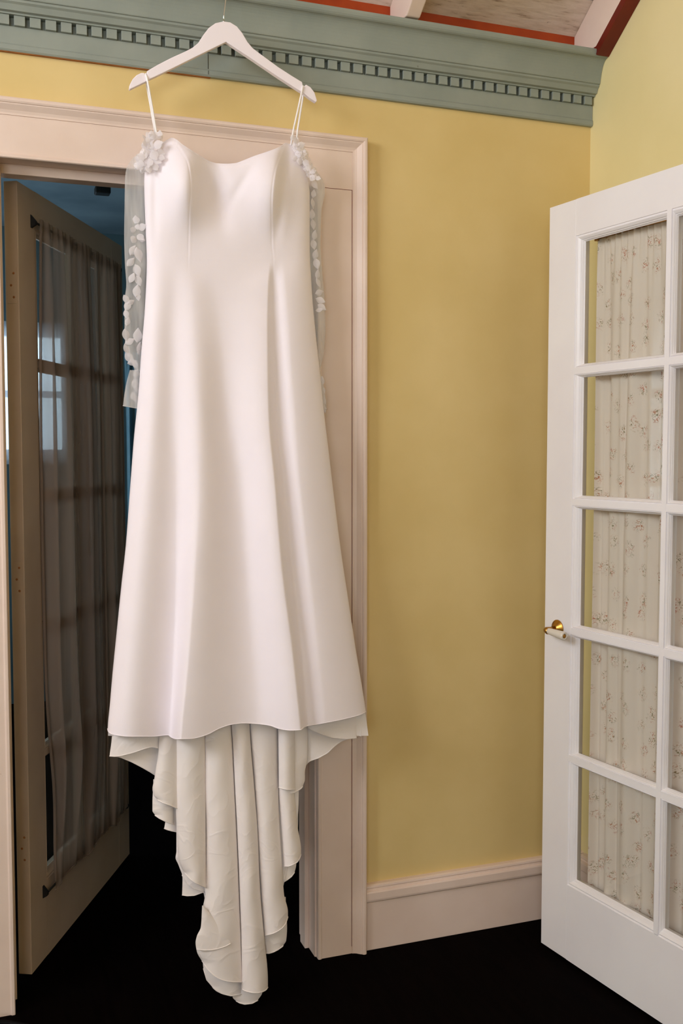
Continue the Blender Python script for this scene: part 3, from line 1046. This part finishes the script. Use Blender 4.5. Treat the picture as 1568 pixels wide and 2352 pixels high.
# under layers first (deeper), then the columns in front
strip([(258, 1640), (257, 1690), (252, 1737)], [(366, 1640), (368, 1800)],
      [(252, 1737), (262, 1737), (275, 1739), (302, 1750), (325, 1762), (346, 1774), (361, 1784), (368, 1787)], -.058, .006, 1.0)
strip([(258, 1640), (257, 1690), (251.5, 1736)], [(366, 1640), (366, 1700), (366, 1730)],
      [(252, 1737), (265, 1738), (279, 1736), (307, 1729), (332, 1720), (348, 1716), (366, 1719)], -.074, .012, .8)
strip([(366, 1640), (364, 1720), (358, 1765), (354, 1790), (350, 1812), (353, 1826), (361, 1837)], [(408, 1640), (409, 1870)],
      [(350, 1815), (353, 1828), (362, 1838), (375, 1845), (390, 1850), (409, 1858)], -.078, .016, .7, skew=-.2)
strip([(352, 1800), (350, 1845), (350, 1862), (356, 1872)], [(400, 1800), (399, 1860), (399, 1893)],
      [(350, 1864), (356, 1873), (366, 1880), (382, 1888), (399, 1894)], -.066, .012, .8, y0=1790)
strip([(372, 1800), (380, 1880), (377, 1903)], [(408, 1800), (410, 1912)],
      [(377, 1903), (384, 1906), (395, 1909), (410, 1912)], -.058, .006, .8, y0=1790)
# column C
strip([(405, 1640), (405, 1860), (405, 1955), (403, 1970), (409, 1985), (418, 2008)], [(474, 1640), (474, 2040)],
      [(403, 1972), (412, 1990), (418, 2010), (428, 2029), (443, 2041), (466, 2048), (474, 2050)], -.062, .010, .8)
strip([(416, 1990), (419, 2020), (418, 2056)], [(474, 1990), (474, 2060)], [(418, 2056), (430, 2058), (446, 2057), (474, 2047)], -.054, .006, .8, y0=1980)
strip([(402, 1640), (403, 1760), (404, 1859), (407, 1930), (409, 1965), (418, 1996), (424, 2004)], [(470, 1640), (472, 1860), (473, 2038)],
      [(409, 1968), (418, 1997), (427, 2009), (437, 2020), (448, 2028), (461, 2034), (473, 2039)], -.076, .024, .62, waves=.0012)
# right side, deeper pieces
strip([(704, 1640), (703, 1700), (700, 1720)], [(829, 1640), (826, 1660), (824, 1695)],
      [(700, 1760), (709, 1749), (732, 1741), (752, 1730), (768, 1714), (784, 1702), (800, 1697), (824, 1690)], -.058, .008, .7)
strip([(706, 1640), (708, 1700)], [(820, 1640), (818, 1660), (819, 1698)],
      [(706, 1672), (719, 1679), (742, 1688), (762, 1694.5), (793, 1697.5), (819, 1695.5)], -.074, .014, .7)
strip([(822, 1630), (823, 1690)], [(839, 1630), (833, 1688)], [(822, 1688), (827, 1691), (833, 1689)], -.070, .006, 1.0)
strip([(637, 1640), (641, 1860)], [(706, 1640), (706, 1740), (703, 1757), (700, 1775), (700, 1790), (695, 1806)],
      [(640, 1826), (676, 1821), (684, 1816), (692, 1811), (698, 1802), (701, 1788)], -.068, .012, .7)
strip([(639, 1640), (640, 1810)], [(676, 1640), (678, 1812)], [(640, 1809), (650, 1812), (657, 1814), (676, 1814)], -.080, .016, .7)
strip([(649, 1960), (650, 2026)], [(680, 1960), (680, 1985), (676, 2005)], [(650, 2027), (660, 2021), (669, 2014), (677, 2003), (680, 1992)], -.058, .006, .8, y0=1940)
strip([(640, 1700), (640, 1811), (644, 1880), (648, 1934), (651, 1990)], [(674, 1700), (676, 1820), (679, 1859), (684, 1904), (691, 1950), (691, 1966)],
      [(651, 1990), (663, 1990), (673, 1986), (682, 1981), (688, 1972), (692, 1960)], -.068, .020, .7, y0=1780, waves=.0012)
# column F
strip([(600, 2080), (606, 2150), (607, 2192)], [(656, 2080), (659, 2130), (657, 2160), (650, 2172)],
      [(607, 2190), (618, 2190), (628, 2187), (638, 2182), (648, 2175), (654, 2166), (658, 2150)], -.058, .010, .7, y0=2060)
strip([(572, 1640), (576, 1700), (584, 1799), (593, 1948), (600, 2060), (607, 2150)], [(637, 1640), (638, 1750), (640, 1859), (647, 1978), (652, 2053), (661, 2095), (661, 2118)],
      [(608, 2149), (618, 2147), (628, 2144), (638, 2139), (648, 2132), (656, 2122), (661, 2106)], -.070, .022, .62, waves=.0012)
# column D (wide) with its turned-up corner
strip([(461, 2150), (466, 2215), (471, 2247), (484, 2266)], [(556, 2150), (556, 2290)],
      [(468, 2225), (473, 2248), (487, 2267), (497, 2276), (511, 2283), (531, 2288), (556, 2283)], -.060, .010, .7, y0=2140)
strip([(532, 2250), (534, 2290), (545, 2302)], [(604, 2250), (602, 2280), (592, 2297)],
      [(533, 2290), (540, 2298), (550, 2304), (562, 2307), (579, 2305), (592, 2298), (601, 2283)], -.056, .008, .7, y0=2240)
strip([(470, 1640), (470, 1800), (473, 1919), (471, 2053), (466, 2083), (461, 2130), (452, 2150), (449, 2165), (452, 2186), (466, 2211)], [(529, 1640), (533, 1700), (538, 1799), (544, 1919), (550, 2068), (556, 2217), (557, 2260)],
      [(452, 2187), (458, 2198), (467, 2212), (477, 2228), (491, 2241), (504, 2249), (520, 2254), (536, 2256), (556, 2256)], -.072, .026, .60, waves=.0016)
# turned lining at the corner of column D
strip([(464, 2080), (461, 2130), (452, 2150), (449, 2165), (451.5, 2182)], [(468, 2080), (490, 2108), (505, 2126), (520, 2148), (530, 2167), (531, 2172)],
      [(451.5, 2181), (468, 2183), (485, 2182.5), (503, 2179), (518, 2174), (531, 2167)], -.093, .006, .7, y0=2080, nv=40)
# cloth lying behind the columns, seen in the valleys between them
strip([(408, 1640), (412, 1940), (440, 2040), (472, 2200)], [(688, 1640), (684, 1900), (664, 1985), (640, 2100), (606, 2230)],
      [(412, 1940), (440, 2000), (474, 2040), (478, 2190), (520, 2235), (590, 2240), (606, 2200), (612, 2140), (640, 2100), (648, 1990), (664, 1960), (688, 1900)], -.063, .004, .5, nu=90)
# column E
strip([(529, 1640), (534, 1700), (539, 1799), (545, 1919), (551, 2068), (555, 2217), (555, 2272)], [(572, 1640), (575, 1700), (583, 1799), (592, 1919), (597, 2038), (607, 2157), (615, 2250), (615, 2272)],
      [(555, 2271), (560, 2275), (567, 2278), (580, 2280.5), (592, 2281), (604, 2278), (611, 2274), (615, 2268)], -.076, .024, .62, waves=.0014)

# ---- straps
stz = MB()


def cord(pl, r=.0024):
    mb = MB()
    mb.tube([tuple(rel(at(x, y, d))) for x, y, d in pl], r, 8)
    return mb


cord([(337, 176, -.095), (335, 171, -.102), (334.5, 170, -.110), (337, 178, -.1145), (343, 210, -.113), (351, 255, -.110), (358, 298, -.106), (361, 316, -.106)]).build('strap', M_strap, dress)
cord([(333, 172, -.096), (337, 196, -.094), (345, 240, -.092), (352, 280, -.09), (356, 305, -.088)]).build('strap', M_strap, dress)
cord([(695, 202, -.095), (695, 198.5, -.105), (695, 199, -.114), (692, 215, -.114), (684, 252, -.111), (675, 292, -.107), (670, 318, -.102), (668, 334, -.100)]).build('strap', M_strap, dress)
cord([(696, 200, -.096), (695, 225, -.094), (689, 262, -.092), (683, 300, -.09), (681, 325, -.09)]).build('strap', M_strap, dress)

# ---- sleeves: sheer tulle with leaf and petal appliques


def sleeve(left, right, y0, y1, yc, bulge, name):
    root = empty(name); root.parent = dress
    nu, nv = 24, 90
    v = np.linspace(0, 1, nv)[:, None]; th = np.linspace(0, 2 * PI, 2 * nu)[None, :]
    PY = y0 + (y1 - y0) * v + 0 * th
    Lq = tab(left, PY); Rq = tab(right, PY)
    PX = (Lq + Rq) / 2 - (Rq - Lq) / 2 * np.cos(th)
    Y = yc - bulge * np.sin(th) + .002 * np.sin(PY / 17.0)
    mb = MB(); mb.grid(unproj(PX, PY, Y) - droot); mb.build('tulle', M_tulle, root, fix=False)
    return root


sl_root = sleeve([(318, 352), (306, 362), (291, 385), (288, 400), (286, 470), (285, 540), (287, 610), (290, 655), (286, 690), (286, 760), (289, 800), (297, 828), (308, 846), (309, 856)],
                 [(362, 352), (350, 380), (343, 420), (342, 600), (336, 700), (328, 850)], 352, 852, -.066, .012, 'sleeve')
mb = MB()
v = np.linspace(0, 1, 20)[:, None]; th = np.linspace(0, 2 * PI, 40)[None, :]
PY = 850 + 82 * v + 8 * v * (.5 - .5 * np.cos(th)) + 0 * th
Lq = tab([(298, 850), (290, 880), (285, 910), (281, 945)], PY); Rq = tab([(330, 850), (328, 950)], PY)
PX = (Lq + Rq) / 2 - (Rq - Lq) / 2 * np.cos(th)
CF = unproj(PX, PY, -.066 - .011 * np.sin(th)) - droot
mb.grid(CF); mb.tube([tuple(p) for p in CF[-1]], .001, 5); mb.build('ruffle_cuff', M_tulle, sl_root, fix=False)

sr_root = sleeve([(668, 330), (690, 420), (700, 600), (712, 700), (720, 850)],
                 [(684, 322), (700, 342), (722, 385), (746, 428), (746, 440), (738, 486), (736, 560), (741, 640), (746, 700), (747, 760), (744, 805), (735, 850)], 330, 852, -.064, .010, 'sleeve')
mb = MB()
PY = 850 + 90 * v + 0 * th
Lq = tab([(715, 850), (720, 950)], PY); Rq = tab([(735, 850), (742, 880), (747, 910), (751, 945)], PY)
PX = (Lq + Rq) / 2 - (Rq - Lq) / 2 * np.cos(th)
CF = unproj(PX, PY, -.064 - .010 * np.sin(th)) - droot
mb.grid(CF); mb.tube([tuple(p) for p in CF[-1]], .001, 5); mb.build('ruffle_cuff', M_tulle, sr_root, fix=False)


def leaf_mesh():
    """unit leaf in local x (-1..1, pointed), z half width .42, slight cup"""
    mb = MB(); nx, nz = 9, 5
    P = np.zeros((nx, nz, 3))
    for i in range(nx):
        t = -1 + 2 * i / (nx - 1)
        w_ = .60 * (1 - abs(t) ** 1.8) * (1 - .25 * t)
        for j in range(nz):
            s = -1 + 2 * j / (nz - 1)
            P[i, j] = (t, -.10 * (1 - s * s) - .05 * math.cos(t * 2), s * w_)
    mb.grid(P)
    return mb


def petal_mesh():
    mb = MB(); nx, nz = 7, 6
    P = np.zeros((nx, nz, 3))
    for i in range(nx):
        t = i / (nx - 1)
        w_ = .62 * math.sin(PI * min(1, .12 + .80 * t)) ** .8
        for j in range(nz):
            s = -1 + 2 * j / (nz - 1)
            P[i, j] = (t * 1.25 - .1 - .15 * s * s * t, -.16 * t * t - .10 * (1 - s * s), s * w_)
    mb.grid(P)
    return mb


LEAF = leaf_mesh().build('leaf_applique', M_petal, sl_root, fix=False)
PETAL = petal_mesh().build('petal_applique', M_petal, sl_root, fix=False)
first = {'leaf_applique': LEAF, 'petal_applique': PETAL}
used = {'leaf_applique': False, 'petal_applique': False}
PXM = 1 / 930.0    # metres per pixel at the gown


def place(kind, root, px, py, ang, ln, Y, tilt=0.0):
    ln = ln * (1.08 if kind[0] == 'l' else .92)
    src = first[kind]
    if used[kind]:
        o = src.copy(); COL.objects.link(o)
    else:
        o = src; used[kind] = True
    o.parent = root
    o.location = tuple(rel(at(px, py, Y)))
    o.rotation_euler = Euler((random.uniform(-.35, .35) + tilt, -ang, random.uniform(-.4, .4)), 'XYZ')
    s = ln * PXM
    o.scale = (s, s, s)
    return o


D = math.radians


def lace_patch(root, cx, cy, rx, ry, tilt, Y):
    # gathered scrap of lace under the petals, ruffled outline
    nr, na = 7, 44
    P = []
    for i in range(nr):
        t = i / (nr - 1)
        for j in range(na):
            a = 2 * PI * j / (na - 1)
            rr_ = t * (1 + .10 * math.sin(5 * a + 1) + .07 * math.sin(9 * a))
            x = rx * rr_ * math.cos(a); y = ry * rr_ * math.sin(a)
            px = cx + x * math.cos(tilt) - y * math.sin(tilt); py = cy + x * math.sin(tilt) + y * math.cos(tilt)
            P.append(rel(at(px, py, Y - .010 * (1 - t * t) + .003 * t * math.sin(7 * a))))
    mb = MB(); mb.grid(np.array(P).reshape(nr, na, 3))
    mb.build('lace_patch', M_patch, root, fix=False)


# vine down the left sleeve (x, y, angle up from +x, half length px)
for (x, y, a, l) in [(305, 575, 62, 13), (318, 585, -75, 16), (300, 602, 50, 12), (315, 621, -70, 14), (303, 638, 66, 12), (318, 645, -68, 12),
                     (314, 668, 80, 14), (317, 682, -80, 9), (290, 688, -60, 11), (293, 702, 70, 12), (301, 694, 30, 9), (290, 722, -75, 10),
                     (293, 738, 75, 10), (289, 770, -80, 14), (298, 784, 30, 12), (291, 803, -70, 13), (297, 822, -55, 14), (304, 832, 15, 11),
                     (311, 838, -60, 10), (316, 770, 85, 16), (320, 800, 80, 14), (313, 858, 70, 11), (310, 880, 80, 12), (314, 894, -70, 10),
                     (306, 908, 70, 10), (313, 918, -75, 11)]:
    place('leaf_applique', sl_root, x, y, D(a), l, -.080)
for (x, y, a, l) in [(313, 512, 95, 15), (320, 524, 20, 16), (310, 530, 160, 12), (318, 540, -50, 15), (309, 545, -120, 15), (314, 526, 70, 11), (322, 548, -20, 11)]:
    place('petal_applique', sl_root, x, y, D(a), l, -.081)
# flower cluster at the left shoulder
lace_patch(sl_root, 348, 348, 24, 44, .35, -.110)
lace_patch(sl_root, 328, 378, 20, 18, .2, -.104)
lace_patch(sr_root, 690, 352, 15, 34, -.35, -.103)
lace_patch(sr_root, 712, 392, 13, 24, -.6, -.098)
for (x, y, a, l) in [(352, 318, 110, 16), (360, 316, 60, 14), (366, 312, 80, 11), (345, 316, 130, 13), (356, 335, 20, 18), (343, 338, 170, 16), (350, 350, -60, 18), (336, 352, -150, 17),
                     (362, 348, -10, 16), (330, 364, 160, 16), (342, 366, -90, 18), (356, 364, -40, 17), (326, 378, -140, 15), (340, 382, -80, 15), (354, 378, -60, 14),
                     (348, 342, 90, 14), (334, 340, 120, 13), (366, 360, -20, 12), (322, 366, 170, 12), (366, 334, 40, 11)]:
    place('petal_applique', sl_root, x, y, D(a), l, -.122 - random.uniform(0, .006), 0)
for k in range(22):
    tq = random.random(); xq = 350 - 20 * tq + random.uniform(-16, 14) * (1 - .2 * tq); yq = 312 + 70 * tq
    place('petal_applique', sl_root, xq, yq, random.uniform(-3.1, 3.1), random.uniform(8, 13), -.118 - random.uniform(0, .010), random.uniform(-.5, .5))
# right shoulder and sleeve
for k in range(16):
    tq = random.random(); xq = 678 + 44 * tq + random.uniform(-9, 9); yq = 326 + 82 * tq + random.uniform(-6, 10)
    place('petal_applique', sr_root, xq, yq, random.uniform(-3.1, 3.1), random.uniform(7, 11), -.110 - random.uniform(0, .006), random.uniform(-.5, .5))
for (x, y, a, l) in [(672, 322, 90, 12), (680, 330, 100, 13), (688, 335, 30, 13), (684, 347, -70, 14), (692, 352, 0, 13), (688, 366, -100, 14), (698, 370, -40, 14),
                     (705, 380, -60, 13), (712, 392, -30, 12), (716, 402, -70, 12), (726, 408, -20, 11), (696, 360, 150, 11), (680, 360, -130, 12)]:
    place('petal_applique', sr_root, x, y, D(a), l, -.112 - random.uniform(0, .005), 0)
for (x, y, a, l) in [(722, 424, -50, 12), (720, 445, 80, 10), (718, 468, -80, 12), (716, 492, 85, 12), (719, 516, -80, 12), (722, 540, 80, 12), (720, 562, -80, 12), (724, 584, 75, 12),
                     (727, 606, -75, 13), (729, 630, 80, 12), (731, 650, -60, 12), (733, 672, 20, 12), (736, 690, -20, 12), (739, 706, -30, 12), (733, 712, 10, 9),
                     (738, 875, 80, 12), (740, 898, -75, 12), (742, 922, 75, 12), (744, 940, -70, 9)]:
    place('leaf_applique', sr_root, x, y, D(a), l, -.078)
